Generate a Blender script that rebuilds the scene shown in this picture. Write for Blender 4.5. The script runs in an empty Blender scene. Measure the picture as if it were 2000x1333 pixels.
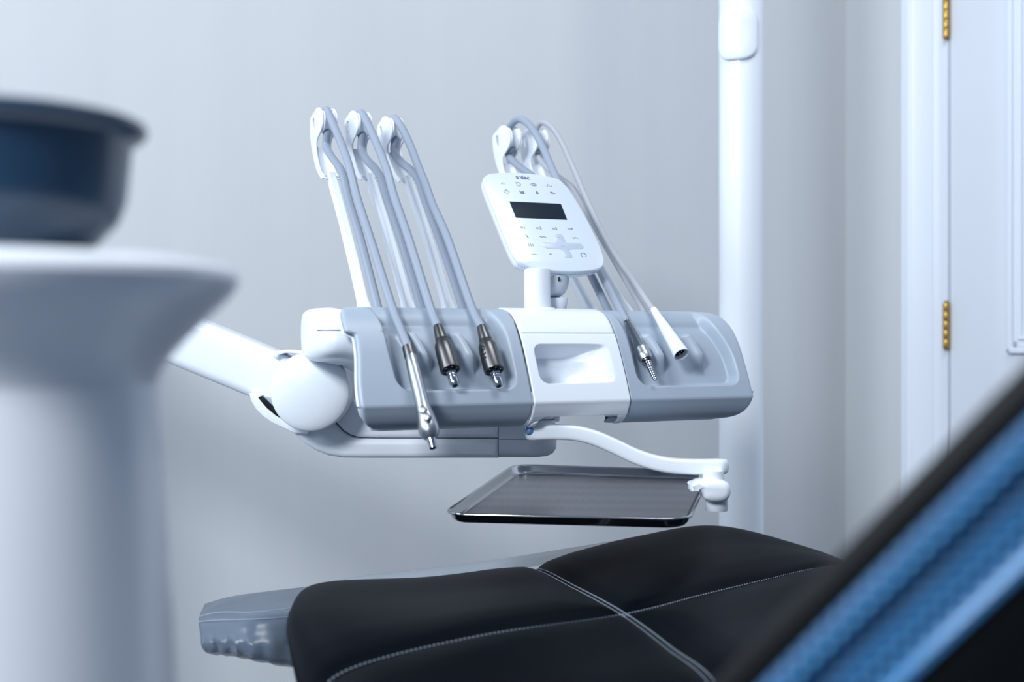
import bpy, bmesh, math, random
from mathutils import Vector as V, Matrix
random.seed(4)
C = bpy.context.scene.collection
SC = bpy.context.scene
PI = math.pi

# ------------------------------------------------------------------ camera, world, lights, exposure
F = 2400.0                                   # focal length in pixels of the 2000 px wide frame
EYE = 1.0                                    # camera height
cd = bpy.data.cameras.new('camera'); cam = bpy.data.objects.new('camera', cd); C.objects.link(cam)
cam.location = (0, 0, EYE); cam.rotation_euler = (PI/2, 0, 0)
cd.sensor_width = 36; cd.lens = F/2000*36; cd.clip_start = .05
cd.dof.use_dof = True; cd.dof.focus_distance = 1.57; cd.dof.aperture_fstop = 3.5
SC.camera = cam
w = bpy.data.worlds.new('world'); SC.world = w; w.use_nodes = True
bg = w.node_tree.nodes['Background']; bg.inputs[0].default_value = (.50, .67, .96, 1); bg.inputs[1].default_value = .29

def area(name, loc, target, sx, sy, power, col):
    l = bpy.data.lights.new(name, 'AREA'); l.shape = 'RECTANGLE'; l.size = sx; l.size_y = sy; l.energy = power; l.color = col
    o = bpy.data.objects.new(name, l); C.objects.link(o); o.location = loc
    o.rotation_euler = (V(target)-V(loc)).to_track_quat('-Z', 'Y').to_euler()
    return o
area('window_light', (-1.30, -1.0, 2.45), (0, 1.4, .95), .7, .7, 86, (.91, .96, 1))
area('side_rim_light', (-2.0, .55, 2.2), (0, 1.5, .95), .8, 1.1, 34, (.84, .93, 1))  # added unseen lamp that brightens the left-hand rims
area('overhead_fill_light', (.5, 1.1, 2.8), (.3, 1.6, 1.0), .9, .5, 18, (.95, .98, 1))  # fill lamp added overhead, no fitting modelled
SC.view_settings.view_transform = 'Standard'; SC.view_settings.look = 'None'
SC.view_settings.gamma = 1; SC.view_settings.use_curve_mapping = False
SC.view_settings.exposure = -.10

# ------------------------------------------------------------------ helpers
def srgb(r, g, b):
    f = lambda c: (c/255/12.92) if c/255 <= .04045 else ((c/255+.055)/1.055)**2.4
    return (f(r), f(g), f(b), 1)
def mat(name, col, rough=.4, metal=0, spec=.5, bump=0, bscale=200, var=0, vscale=8, coat=0, aniso=None, alpha=1, trans=0):
    m = bpy.data.materials.new(name); m.use_nodes = True; nt = m.node_tree; N = nt.nodes; L = nt.links
    p = N['Principled BSDF']; p.inputs['Base Color'].default_value = col; p.inputs['Roughness'].default_value = rough
    p.inputs['Metallic'].default_value = metal; p.inputs['Specular IOR Level'].default_value = spec
    p.inputs['Coat Weight'].default_value = coat; p.inputs['Coat Roughness'].default_value = .08
    p.inputs['Alpha'].default_value = alpha; p.inputs['Transmission Weight'].default_value = trans
    tc = N.new('ShaderNodeTexCoord'); mp = N.new('ShaderNodeMapping'); L.new(tc.outputs['Object'], mp.inputs[0])
    if aniso: mp.inputs['Scale'].default_value = aniso
    nz = N.new('ShaderNodeTexNoise'); nz.inputs['Scale'].default_value = vscale; nz.inputs['Detail'].default_value = 3
    L.new(mp.outputs[0], nz.inputs[0])
    hs = N.new('ShaderNodeMix'); hs.data_type = 'RGBA'
    hs.inputs[6].default_value = tuple(c*(1-var) for c in col[:3])+(1,)
    hs.inputs[7].default_value = tuple(min(1, c*(1+var)) for c in col[:3])+(1,)
    L.new(nz.outputs[0], hs.inputs[0]); L.new(hs.outputs[2], p.inputs['Base Color'])
    if bump:
        n2 = N.new('ShaderNodeTexNoise'); n2.inputs['Scale'].default_value = bscale; n2.inputs['Detail'].default_value = 2
        L.new(mp.outputs[0], n2.inputs[0])
        b = N.new('ShaderNodeBump'); b.inputs['Strength'].default_value = bump; b.inputs['Distance'].default_value = .001
        L.new(n2.outputs[0], b.inputs['Height']); L.new(b.outputs[0], p.inputs['Normal'])
    return m
M = {}
M['white'] = mat('white_plastic', srgb(232, 238, 246), .32, var=.01, coat=.25)
M['whitepad'] = mat('white_glossy_plastic', srgb(216, 227, 240), .16, var=.01, coat=.6)
M['satin'] = mat('satin_white_plastic', srgb(205, 213, 224), .38, var=.01)
M['grey'] = mat('blue_grey_soft_plastic', srgb(163, 176, 191), .40, var=.015, bump=.03, bscale=900)
M['tube'] = mat('grey_silicone_tubing', srgb(146, 157, 174), .42, var=.01)
M['tube2'] = mat('light_grey_tubing', srgb(172, 176, 184), .40, var=.01)
M['dark'] = mat('dark_slot', srgb(30, 36, 44), .6)
M['seam'] = mat('seam_line', srgb(70, 82, 98), .6)
M['shaft'] = mat('brushed_steel', (.40, .43, .47, 1), .36, 1, var=.05, aniso=(1, 1, .1), vscale=200)
M['titan'] = mat('dark_titanium', (.13, .13, .135, 1), .34, 1, var=.06, vscale=60)
M['chrome'] = mat('chrome', (.45, .48, .53, 1), .14, 1)
M['steelband'] = mat('polished_steel', (.55, .57, .60, 1), .16, 1)
M['traysteel'] = mat('tray_steel', (.42, .43, .45, 1), .13, 1)
M['screen'] = mat('lcd_screen', srgb(24, 38, 50), .4, spec=.12)
M['ink'] = mat('grey_print', srgb(120, 134, 152), .6)
M['inkblue'] = mat('blue_print', srgb(88, 100, 128), .6)
M['keypad'] = mat('pale_grey_print', srgb(188, 200, 216), .25)
M['leather'] = mat('black_leather', srgb(8, 12, 18), .42, spec=.02, bump=.035, bscale=1100, var=.06, vscale=30)
M['thread'] = mat('pale_thread', srgb(150, 162, 178), .7)
M['navy'] = mat('smoked_blue_glass', srgb(24, 54, 80), .34, spec=.5, coat=.3)
M['ceramic'] = mat('white_ceramic', srgb(236, 240, 246), .30, coat=.2)
M['rubber'] = mat('black_rubber', srgb(12, 14, 17), .5, spec=.2)
M['brass'] = mat('aged_brass', (.50, .32, .09, 1), .34, 1, var=.25, vscale=90)
M['paintwhite'] = mat('white_gloss_paint', srgb(222, 228, 238), .38, var=.01)
M['floor'] = mat('grey_vinyl_floor', srgb(104, 112, 124), .35, var=.06, vscale=6, bump=.05)
M['ceil'] = mat('ceiling_paint', srgb(225, 228, 232), .8)

def wallmat(name, c1, c2):                   # painted-look wallpaper with faint vertical streaks
    m = bpy.data.materials.new(name); m.use_nodes = True; nt = m.node_tree; N = nt.nodes; L = nt.links
    p = N['Principled BSDF']; p.inputs['Roughness'].default_value = .55; p.inputs['Specular IOR Level'].default_value = .25
    tc = N.new('ShaderNodeTexCoord'); mp = N.new('ShaderNodeMapping'); mp.inputs['Scale'].default_value = (1, 1, .06)
    L.new(tc.outputs['Object'], mp.inputs[0])
    nz = N.new('ShaderNodeTexNoise'); nz.inputs['Scale'].default_value = 9; nz.inputs['Detail'].default_value = 5; nz.inputs['Roughness'].default_value = .6
    L.new(mp.outputs[0], nz.inputs[0])
    rp = N.new('ShaderNodeValToRGB'); rp.color_ramp.elements[0].position = .3; rp.color_ramp.elements[1].position = .7
    rp.color_ramp.elements[0].color = c1; rp.color_ramp.elements[1].color = c2
    L.new(nz.outputs[0], rp.inputs[0]); L.new(rp.outputs[0], p.inputs['Base Color'])
    b = N.new('ShaderNodeBump'); b.inputs['Strength'].default_value = .08; b.inputs['Distance'].default_value = .002
    L.new(nz.outputs[0], b.inputs['Height']); L.new(b.outputs[0], p.inputs['Normal'])
    return m
M['wall'] = wallmat('streaked_grey_wall', srgb(200, 203, 207), srgb(205, 207, 211))

def traymat():                               # fine perforation-like dimples on the steel
    m = bpy.data.materials.new('dimpled_steel'); m.use_nodes = True; nt = m.node_tree; N = nt.nodes; L = nt.links
    p = N['Principled BSDF']; p.inputs['Metallic'].default_value = 1; p.inputs['Roughness'].default_value = .30
    tc = N.new('ShaderNodeTexCoord'); vo = N.new('ShaderNodeTexVoronoi'); vo.inputs['Scale'].default_value = 330; vo.inputs['Randomness'].default_value = 0
    L.new(tc.outputs['Object'], vo.inputs[0])
    rp = N.new('ShaderNodeValToRGB'); rp.color_ramp.elements[0].position = .25; rp.color_ramp.elements[1].position = .5
    rp.color_ramp.elements[0].color = (.13, .135, .145, 1); rp.color_ramp.elements[1].color = (.20, .21, .23, 1)
    L.new(vo.outputs['Distance'], rp.inputs[0]); L.new(rp.outputs[0], p.inputs['Base Color'])
    b = N.new('ShaderNodeBump'); b.inputs['Strength'].default_value = .12; b.inputs['Distance'].default_value = .0003
    L.new(vo.outputs['Distance'], b.inputs['Height']); L.new(b.outputs[0], p.inputs['Normal'])
    return m
M['dimple'] = traymat()

def filmmat(name, col, rough, mixv, scale):  # thin plastic film, partly see-through, crinkled
    m = bpy.data.materials.new(name); m.use_nodes = True; nt = m.node_tree; N = nt.nodes; L = nt.links
    p = N['Principled BSDF']; p.inputs['Roughness'].default_value = rough; p.inputs['Base Color'].default_value = col
    tr = N.new('ShaderNodeBsdfTransparent'); mx = N.new('ShaderNodeMixShader'); mx.inputs[0].default_value = mixv
    tc = N.new('ShaderNodeTexCoord'); nz = N.new('ShaderNodeTexNoise'); nz.inputs['Scale'].default_value = scale; nz.inputs['Detail'].default_value = 1
    L.new(tc.outputs['Object'], nz.inputs[0])
    b = N.new('ShaderNodeBump'); b.inputs['Strength'].default_value = .35; b.inputs['Distance'].default_value = .01
    L.new(nz.outputs[0], b.inputs['Height']); L.new(b.outputs[0], p.inputs['Normal'])
    L.new(tr.outputs[0], mx.inputs[1]); L.new(p.outputs[0], mx.inputs[2]); L.new(mx.outputs[0], N['Material Output'].inputs[0])
    return m
M['film'] = filmmat('clear_plastic_film', srgb(92, 106, 124), .26, .80, 14)
M['clear'] = filmmat('thin_clear_film', srgb(175, 188, 204), .08, .30, 20)
M['bluefilm'] = mat('blue_barrier_film', srgb(38, 92, 138), .36, spec=.35, coat=.08, bump=.25, bscale=160, var=.25, vscale=70)

def thing(name, loc, label, cat, group=None):
    o = bpy.data.objects.new(name, None); C.objects.link(o); o.location = loc; o.empty_display_size = .05
    o['label'] = label; o['category'] = cat
    if group: o['group'] = group
    return o
def origin(o):
    p = V((0, 0, 0))
    while o is not None: p = p+o.location; o = o.parent
    return p
def obj(name, vf, m, parent=None, smooth=35, subs=0, solid=0, kind=None, label=None, bevel=0):
    vs, fs = vf; o0 = origin(parent)
    me = bpy.data.meshes.new(name); me.from_pydata([tuple(V(v)-o0) for v in vs], [], fs)
    b = bmesh.new(); b.from_mesh(me); bmesh.ops.recalc_face_normals(b, faces=b.faces); b.to_mesh(me); b.free()
    if smooth: me.shade_smooth() if hasattr(me, 'shade_smooth') else None; me.set_sharp_from_angle(angle=math.radians(smooth))
    me.materials.append(m if not isinstance(m, str) else M[m])
    o = bpy.data.objects.new(name, me); C.objects.link(o); o.parent = parent
    if solid: s = o.modifiers.new('solid', 'SOLIDIFY'); s.thickness = abs(solid); s.offset = -1 if solid > 0 else 1
    if bevel: s = o.modifiers.new('bevel', 'BEVEL'); s.width = bevel; s.segments = 3; s.limit_method = 'ANGLE'
    if subs: s = o.modifiers.new('sub', 'SUBSURF'); s.levels = subs; s.render_levels = subs
    if kind: o['kind'] = kind
    if label: o['label'] = label
    return o
def join(*parts):
    vs, fs = [], []
    for v, f in parts:
        n = len(vs); vs += list(v); fs += [tuple(i+n for i in q) for q in f]
    return vs, fs
def crom(pts, n=8, closed=False):            # Catmull-Rom through the points
    pts = [V(p) for p in pts]; out = []; k = len(pts); rng = k if closed else k-1
    for i in range(rng):
        if closed: a, b, c, d = pts[(i-1) % k], pts[i], pts[(i+1) % k], pts[(i+2) % k]
        else:
            b, c = pts[i], pts[i+1]; a = pts[i-1] if i else b-(c-b); d = pts[i+2] if i+2 < k else c+(c-b)
        for j in range(n):
            t = j/n; t2 = t*t; t3 = t2*t
            out.append(.5*((2*b)+(c-a)*t+(2*a-5*b+4*c-d)*t2+(3*b-a-3*c+d)*t3))
    if not closed: out.append(pts[-1])
    return out
def grid(rows, closed_u=False, cap=False):   # rows of equally many points -> quads
    n = len(rows[0]); vs = [p for r in rows for p in r]; fs = []
    for i in range(len(rows)-1):
        for j in range(n if closed_u else n-1):
            k = (j+1) % n; fs.append((i*n+j, i*n+k, (i+1)*n+k, (i+1)*n+j))
    if cap:
        fs.append(tuple(range(n))); fs.append(tuple((len(rows)-1)*n+j for j in range(n)))
    return vs, fs
def sweep(path, sec, up=None, cap=True, scale=None):  # sec: closed list of (a,b); a along side, b along up
    path = [V(p) for p in path]; rows = []; nrm = None
    for i, p in enumerate(path):
        t = (path[min(i+1, len(path)-1)]-path[max(i-1, 0)]).normalized()
        if up is not None: side = t.cross(V(up)).normalized(); u = side.cross(t).normalized()
        else:
            if nrm is None: nrm = t.orthogonal().normalized()
            nrm = (nrm-t*nrm.dot(t)).normalized(); side = nrm; u = t.cross(side)
        s = scale[i] if scale else 1
        rows.append([p+side*a*s+u*b*s for a, b in sec])
    return grid(rows, True, cap)
def circ(r, n=16): return [(r*math.cos(2*PI*i/n), r*math.sin(2*PI*i/n)) for i in range(n)]
def rrect(w, h, r, n=5):
    out = []
    for cx, cy, a0 in ((w/2-r, h/2-r, 0), (-w/2+r, h/2-r, 90), (-w/2+r, -h/2+r, 180), (w/2-r, -h/2+r, 270)):
        for i in range(n+1):
            a = math.radians(a0+90*i/n); out.append((cx+r*math.cos(a), cy+r*math.sin(a)))
    return out
def lathe(A, B, prof, n=28):                 # prof: list of (position 0..1 along A->B, radius)
    A, B = V(A), V(B); ax = (B-A); t = ax.normalized(); s = t.orthogonal().normalized(); u = t.cross(s); rows = []
    for q, r in prof:
        c = A+ax*q; rows.append([c+(s*math.cos(2*PI*i/n)+u*math.sin(2*PI*i/n))*max(r, 1e-5) for i in range(n)])
    return grid(rows, True, True)
def vlathe(x, y, prof, n=64):                # prof: (radius, z)
    rows = [[V((x+r*math.cos(2*PI*i/n), y+r*math.sin(2*PI*i/n), z)) for i in range(n)] for r, z in prof]
    return grid(rows, True, False)
def box(c, s, ax=None, r=0):
    X, Y, Z = ax or (V((1, 0, 0)), V((0, 1, 0)), V((0, 0, 1))); c = V(c); vs = []
    for i in (-1, 1):
        for j in (-1, 1):
            for k in (-1, 1): vs.append(c+X*(i*s[0]/2)+Y*(j*s[1]/2)+Z*(k*s[2]/2))
    return vs, [(0, 1, 3, 2), (4, 6, 7, 5), (0, 4, 5, 1), (2, 3, 7, 6), (0, 2, 6, 4), (1, 5, 7, 3)]
def plate(outline, holes, T, thick, bev, smooth_n=0):
    """outline: 2-D points; T maps (a, b, c) to the world; c runs through the thickness 0..thick."""
    cu = bpy.data.curves.new('tmp', 'CURVE'); cu.dimensions = '2D'; cu.fill_mode = 'BOTH'
    for k, ring in enumerate([outline]+list(holes)):
        if smooth_n: ring = crom([(a, b, 0) for a, b in ring], smooth_n, True)
        sp = cu.splines.new('POLY'); sp.points.add(len(ring)-1); sp.use_cyclic_u = True
        for i, p in enumerate(ring): sp.points[i].co = (p[0]*100, p[1]*100, 0, 1)
    cu.extrude = max(thick/2-bev, 1e-5)*100; cu.bevel_depth = bev*100; cu.bevel_resolution = 2; cu.offset = -bev*100
    o = bpy.data.objects.new('tmp', cu); C.objects.link(o)
    dg = bpy.context.evaluated_depsgraph_get(); me = bpy.data.meshes.new_from_object(o.evaluated_get(dg))
    b = bmesh.new(); b.from_mesh(me); bmesh.ops.remove_doubles(b, verts=b.verts, dist=1e-4); b.verts.index_update()
    vs = [T(v.co.x/100, v.co.y/100, v.co.z/100+thick/2) for v in b.verts]; fs = [tuple(v.index for v in f.verts) for f in b.faces]
    b.free(); bpy.data.objects.remove(o); bpy.data.curves.remove(cu); bpy.data.meshes.remove(me)
    return vs, fs
def text(body, size, T, thick=.0002, bold=0):
    cu = bpy.data.curves.new('t', 'FONT'); cu.body = body; cu.size = 1; cu.align_x = 'CENTER'; cu.align_y = 'CENTER'; cu.resolution_u = 3; cu.offset = bold
    o = bpy.data.objects.new('t', cu); C.objects.link(o)
    me = bpy.data.meshes.new_from_object(o.evaluated_get(bpy.context.evaluated_depsgraph_get()))
    vs = [T(v.co.x*size, v.co.y*size, thick) for v in me.vertices]; fs = [tuple(p.vertices) for p in me.polygons]
    bpy.data.objects.remove(o); bpy.data.curves.remove(cu); bpy.data.meshes.remove(me)
    return vs, fs
def sm(x, a, b):
    t = min(1, max(0, (x-a)/(b-a))); return t*t*(3-2*t)
def at(x, y, Z): return V(((x-1000)/F*Z, Z, EYE+(666.5-y)/F*Z))     # a point Z metres ahead of the eye

# frame of the delivery head: w runs along its width, d forwards, z up (heights relative to the eye)
TH = math.atan(.511); ct, st = math.cos(TH), math.sin(TH)
HO = V((-.181, 1.45, EYE)); EW = V((ct, st, 0)); ED = V((st, -ct, 0)); EZ = V((0, 0, 1))
def H(w, d, z): return HO+EW*w+ED*d+EZ*z
def dz(x, y, w):
    u = (x-1000)/F; v = (666.5-y)/F
    d = (u*(HO.y+st*w)-HO.x-ct*w)/(st+ct*u); return d, v*(HO.y+st*w-ct*d)
def wof(x, d):
    u = (x-1000)/F; return (u*HO.y-HO.x-d*(st+ct*u))/(ct-st*u)
def onw(x, y, w): d, z = dz(x, y, w); return H(w, d, z)

# ------------------------------------------------------------------ the room
YW = math.radians(25); CX, CY = .2717*2.8, 2.8
LD = V((-math.cos(YW), -math.sin(YW), 0))    # along the back wall away from the corner
RD = V((math.sin(YW), -math.cos(YW), 0))     # along the door wall away from the corner
CO = V((CX, CY, 0)); CH = 2.9
def slab(p0, dr, length, nrm, z0, z1, th):
    c = p0+dr*(length/2)-nrm*(th/2)+V((0, 0, (z0+z1)/2)); return box(c, (length, th, z1-z0), (dr, nrm, EZ))
NL = V((math.sin(YW), -math.cos(YW), 0)); NR = V((-math.cos(YW), -math.sin(YW), 0))
def struct(name, vf, m, parent=None, **k):
    o = obj(name, vf, m, parent, **k)
    if parent is None: o['kind'] = 'structure'
    return o
struct('wall_back', slab(CO, LD, 4.2, NL, 0, CH, .1), 'wall', smooth=0)
S0, S1 = .0743*2.8, .1167*2.8                # casing span on the door wall
struct('wall_right', slab(CO, RD, S1-.02, NR, 0, CH, .1), 'wall', smooth=0)
struct('floor', box((0, .6, -.05), (6.4, 6.0, .1)), 'floor', smooth=0)
# door casing with its mouldings
def prof_strip(s_list, z0, z1):              # list of (s along the wall, proud) extruded upwards
    rows = [[CO+RD*s+NR*h+EZ*z for s, h in s_list] for z in (z0, z1)]; return grid(rows, False, False)
cs = [(S0, -.01), (S0, .028), (S0+.004, .032), (S0+.016, .032), (S0+.019, .026), (S0+.024, .024), (S0+.030, .028), (S0+.034, .024), (S0+.080, .018),
      (S0+.086, .022), (S0+.092, .018), (S0+.100, .015), (S1-.012, .015), (S1-.010, .012), (S1-.002, .012), (S1-.002, -.01)]
tr = struct('trim_1', join(prof_strip(cs, 0, 2.45)), 'paintwhite', smooth=40)
# door leaf, panel mouldings, hinges
de = thing('door_1', CO+RD*S1, 'x', 'x'); del de['label']; del de['category']; de['kind'] = 'structure'
dl = obj('door_leaf', slab(CO+RD*(S1+.003)+NR*.010, RD, .95, NR, .01, 2.3, .04), 'paintwhite', de, smooth=0)
SP = .1725*2.8                               # first panel's outer edge
def frame_mould(s0, s1, z0, z1):
    parts = []
    for k, (inset, hh, wd) in enumerate(((0, .012, .012), (.012, .006, .014), (.026, .010, .006))):
        a0, a1, b0, b1 = s0+inset, s1-inset, z0+inset, z1-inset
        for (p, q, r_, t_) in ((a0, a0+wd, b0, b1), (a1-wd, a1, b0, b1), (a0, a1, b0, b0+wd), (a0, a1, b1-wd, b1)):
            c = CO+RD*((p+q)/2)+NR*(.010+hh/2)+EZ*((r_+t_)/2); parts.append(box(c, (q-p, hh, t_-r_), (RD, NR, EZ)))
    return join(*parts)
obj('panel_moulding', frame_mould(SP, SP+.62, .976, 2.1), 'paintwhite', de, smooth=0, bevel=.003)
obj('panel_moulding', frame_mould(SP, SP+.62, .2, .78), 'paintwhite', de, smooth=0, bevel=.003)
def hinge(zc, hh):
    c = CO+RD*(S1-.001)+NR*.018
    k = []
    for i in range(5):
        z0 = zc-hh/2+hh*i/5; k.append(lathe(c+EZ*z0, c+EZ*(z0+hh/5-.0012), [(0, .003), (0, .0062), (.1, .0068), (.9, .0068), (1, .0062), (1, .003)], 14))
    k.append(lathe(c+EZ*(zc-hh/2-.004), c+EZ*(zc+hh/2+.004), [(0, .002), (.02, .0052), (.05, .003), (.95, .003), (.98, .0052), (1, .002)], 12))
    h = obj('hinge', join(*k), 'brass', de, label='aged brass butt hinge')
    obj('leaf_plate', box(c+RD*.008-NR*.004, (.010, .003, hh), (RD, NR, EZ)), 'brass', h, smooth=0)
ZD = 2.8*.894
for yc in (636, 31): hinge(EYE+(666.5-yc)/F*ZD, .093)
hinge(.25, .093)

# ------------------------------------------------------------------ white pole behind the head
pc = at(1447.5, 0, 2.1); PR = 43*2.1/F
pole = thing('support_pole', (pc.x, pc.y, 0), 'tall glossy white round pole standing behind the delivery head, oval cover near its top', 'pole')
obj('pole', vlathe(pc.x, pc.y, [(0, 0), (PR*1.0, 0), (PR, .01), (PR, 2.78), (0, 2.78)]), 'white', pole)
obj('base_flange', vlathe(pc.x, pc.y, [(0, 0), (.14, 0), (.14, .02), (.13, .03), (PR+.01, .04), (PR, .05)]), 'white', pole)
za, zb = EYE+(666.5-12)/F*2.06, EYE+(666.5-116)/F*2.06
az = math.radians(-112)                      # the cover faces left of the lens
def polemap(a, b, c):
    ang = az+a/PR; r = PR+.0005+c; return V((pc.x+r*math.cos(ang), pc.y+r*math.sin(ang), (za+zb)/2+b))
hw_, hh_ = .0335, (za-zb)/2
rows = []
for c, k in ((-.002, 1), (.0035, 1), (.0055, .96), (.0062, .90), (.0062, .5), (.0062, .02)):
    rows.append([polemap(a*k, b*(1-(1-k)*hw_/hh_) if k > .5 else b*k, c) for a, b in rrect(2*hw_, 2*hh_, .026, 8)])
obj('cover_plate', grid(rows, True, True), 'white', pole, label='oval white cover plate', smooth=50)

# ------------------------------------------------------------------ the delivery unit
U = thing('delivery_unit', (at(-120, 0, 1.66).x, 1.66, 0), 'white and blue-grey dental delivery head on a jointed arm, with control pad', 'dental unit')
PROF = crom([(-.030, .0405, 0), (-.012, .0405, 0), (.004, .0395, 0), (.018, .0365, 0), (.029, .0308, 0), (.040, .020, 0), (.049, .007, 0), (.058, -.009, 0), (.0665, -.027, 0),
             (.0755, -.0475, 0), (.0838, -.069, 0), (.0850, -.0735, 0), (.0838, -.0770, 0), (.0800, -.0860, 0), (.0740, -.0945, 0), (.0645, -.1005, 0), (.050, -.1035, 0), (.02, -.105, 0)], 10)
PL = [0]
for i in range(1, len(PROF)): PL.append(PL[-1]+(PROF[i]-PROF[i-1]).length)
def prof_at(t):
    t = min(max(t, 0), PL[-1]-1e-9); i = 0
    while PL[i+1] < t: i += 1
    k = (t-PL[i])/(PL[i+1]-PL[i]); p = PROF[i].lerp(PROF[i+1], k); q = (PROF[i+1]-PROF[i]).normalized()
    return p, V((-q.y, q.x, 0))
def t_of_z(z):
    for i in range(len(PROF)-1):
        if PROF[i].y >= z > PROF[i+1].y and PROF[i].x > -.013: return PL[i]
    return PL[-1]
TLIP = t_of_z(-.0725); TEND = t_of_z(-.1034); TTOP = t_of_z(.0400)
def N2(): pass
def panel(name, w0, w1, disp, m, parent, edge_l=None, edge_r=None, nu=130, nv=110, t0=0, t1=None, roll=(0, 0), solid=.008, off=0, label=None):
    t1 = t1 or PL[-1]; rows = []
    for j in range(nv+1):
        t = t0+(t1-t0)*j/nv; p, n = prof_at(t)
        if n.x < 0: n = -n
        wl = w0+(edge_l(t) if edge_l else 0); wr = w1-(edge_r(t) if edge_r else 0); row = []
        for i in range(nu+1):
            u_ = i/nu; w_ = w0+(w1-w0)*u_+(wl-w0)*max(0, 1-u_/.4)+(wr-w1)*max(0, 1-(1-u_)/.4); e = off+disp(w_, t)
            for side, dist in ((0, w_-wl), (1, wr-w_)):
                r = roll[side]
                if r and dist < r: e -= r-math.sqrt(max(0, r*r-(r-dist)**2))
            row.append(H(w_, p.x+n.x*e, p.y+n.y*e))
        rows.append(row)
    return obj(name, grid(rows), m, parent, solid=solid, smooth=50, label=label)
def fin(w_, t, wc, tc, h=.0160, ln=.068, lean=.10):
    q = (t-tc)/ln
    if not 0 < q < 1: return 0
    c = wc+.010-(1-q)**2*.020+lean*0; along = sm(q, 0, .22)*(1-sm(q, .60, 1.0))
    x = w_-c
    return h*along*sm(x, -.020, -.002)*(1-sm(x, .000, .0055)) if x < .0055 else 0
def rec(w_, t, wl, wr, tb, depth):
    lw = wl+.006*(-sm(t, TTOP+.07, TTOP-.005)*0)
    corner = .018
    a, b, c = w_-wl, wr-w_, tb-t
    # rounded lower corners
    def inside(a, c):
        if a < corner and c < corner: return corner-math.hypot(corner-a, corner-c)
        return min(a, c)
    dd = min(inside(a, c), inside(b, c))
    return -depth*sm(dd, -.0005, .0075)*sm(t, Tz(.0400), Tz(.026))
Tz = t_of_z
def round_top(rad, tc):                      # pulls an edge in towards the top of the panel
    return lambda t: rad*(1-math.sqrt(max(0, 1-min(1, max(0, (tc-t)/tc))**2))) if t < tc else 0
TR = t_of_z(-.098)
def edges(top_r, top_t, bot_r, bot_t, tab=0):
    te = Tz(-.1018)
    def f(t):
        e = 0
        if t < top_t: q = min(1, (top_t-t)/(top_t-Tz(.0398))); e = max(e, top_r*(1-math.sqrt(max(0, 1-q*q))))
        if t > bot_t: q = min(1, (t-bot_t)/(te-bot_t)); e = max(e, bot_r*(1-math.sqrt(max(0, 1-q*q))))
        if tab: e += tab*sm(t, Tz(.0125), Tz(.0075))*(1-.6*sm(t, Tz(.0), Tz(-.06)))
        return e
    return f
WL, WJ1, WJ2, WR = -.0325, .1885, .3250, .5180
eL = edges(.018, Tz(.018), .034, Tz(-.066), .0105); eR = edges(.034, Tz(-.010), .040, Tz(-.070))
def dispL(w_, t):
    wl = .0135+.0045*sm(t, Tz(.0), Tz(-.06)); wl -= .006*(1-sm(t, Tz(.039), Tz(.01)))
    e = rec(w_, t, wl, WJ1-.016-.010*(1-sm(t, Tz(.039), Tz(.0))), Tz(-.0585), .0165)
    e += fin(w_, t, .0550, Tz(.020)); e += fin(w_, t, .1130, Tz(.020)); return e
def dispR(w_, t):
    wl = WJ2+.016-.004*(1-sm(t, Tz(.039), Tz(.0))); wr = WR-.018-.022*(1-sm(t, Tz(.039), Tz(-.03)))
    e = rec(w_, t, wl, wr, Tz(-.0575), .0165)
    e += fin(w_, t, .3825, Tz(.019)); e += fin(w_, t, .4440, Tz(.019)); return e
T0 = PL[10]
panel('grey_panel', WL, WJ1-.0006, dispL, M['grey'], U, eL, None, 170, 130, T0, None, (.005, .0015), label='blue-grey handpiece rest with three troughs')
panel('grey_panel', WJ2+.0006, WR, dispR, M['grey'], U, None, eR, 150, 130, T0, None, (.0015, .007), label='blue-grey handpiece rest with two troughs in use')
# thin white shells under the grey panels, a hair wider
panel('backing_shell', WL-.0012, WJ1-.002, lambda w_, t: dispL(w_, t)-.0086, M['white'], U, eL, None, 90, 90, T0, None, (.001, 0), solid=.0014)
panel('backing_shell', WJ2+.002, WR+.0002, lambda w_, t: dispR(w_, t)-.0086, M['white'], U, None, eR, 90, 90, T0, None, (0, .001), solid=.0014)
# centre module: cover above the seam, grip tray below it
TS = Tz(.0072)
panel('centre_cover', WJ1+.0004, WJ2-.0004, lambda w_, t: .0015, M['white'], U, None, None, 50, 40, T0, TS-.0004, (.0015, .0015), solid=.005)
gw0, gw1, gt0, gt1 = WJ1+.0135, WJ2-.013, Tz(-.004), Tz(-.0530)
def dispC(w_, t):
    a, b, c, d_ = w_-gw0, gw1-w_, t-gt0, gt1-t; r = .012
    def rc(p, q): return r-math.hypot(r-p, r-q) if p < r and q < r else min(p, q)
    dd = min(rc(a, c), rc(b, c), rc(a, d_), rc(b, d_))
    e = .0015
    if dd > 0:
        e -= .030*sm(dd, 0, .0060)*sm(b, .0, .060)
        e -= .010*sm(c/(gt1-gt0), .25, .6)*sm(dd, 0, .01)*sm(b, .01, .06)
    if t > TLIP+.022: e -= 0
    return e
TB = Tz(-.0905)
panel('grip_tray', WJ1+.0004, WJ2-.0004, dispC, M['white'], U, None, None, 130, 150, TS+.0004, TB, (.0015, .0015), solid=.004, label='white grip module with a rounded finger recess')
# lower feet at both sides of the open underside
for (wa, wb) in ((WJ1+.0004, WJ1+.020), (WJ2-.0150, WJ2-.0004)):
    inner = wa > WJ1+.05
    def el(t, inner=inner): return .004*sm(t, TB, TB+.010) if inner else 0
    def er(t, inner=inner): return 0 if inner else .015*sm(t, TB-.001, TB+.012)
    panel('lower_foot', wa, wb, lambda w_, t: .0015, M['white'], U, el, er, 12, 20, TB-.001, Tz(-.1022), (.0015, .0015), solid=.003)
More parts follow.
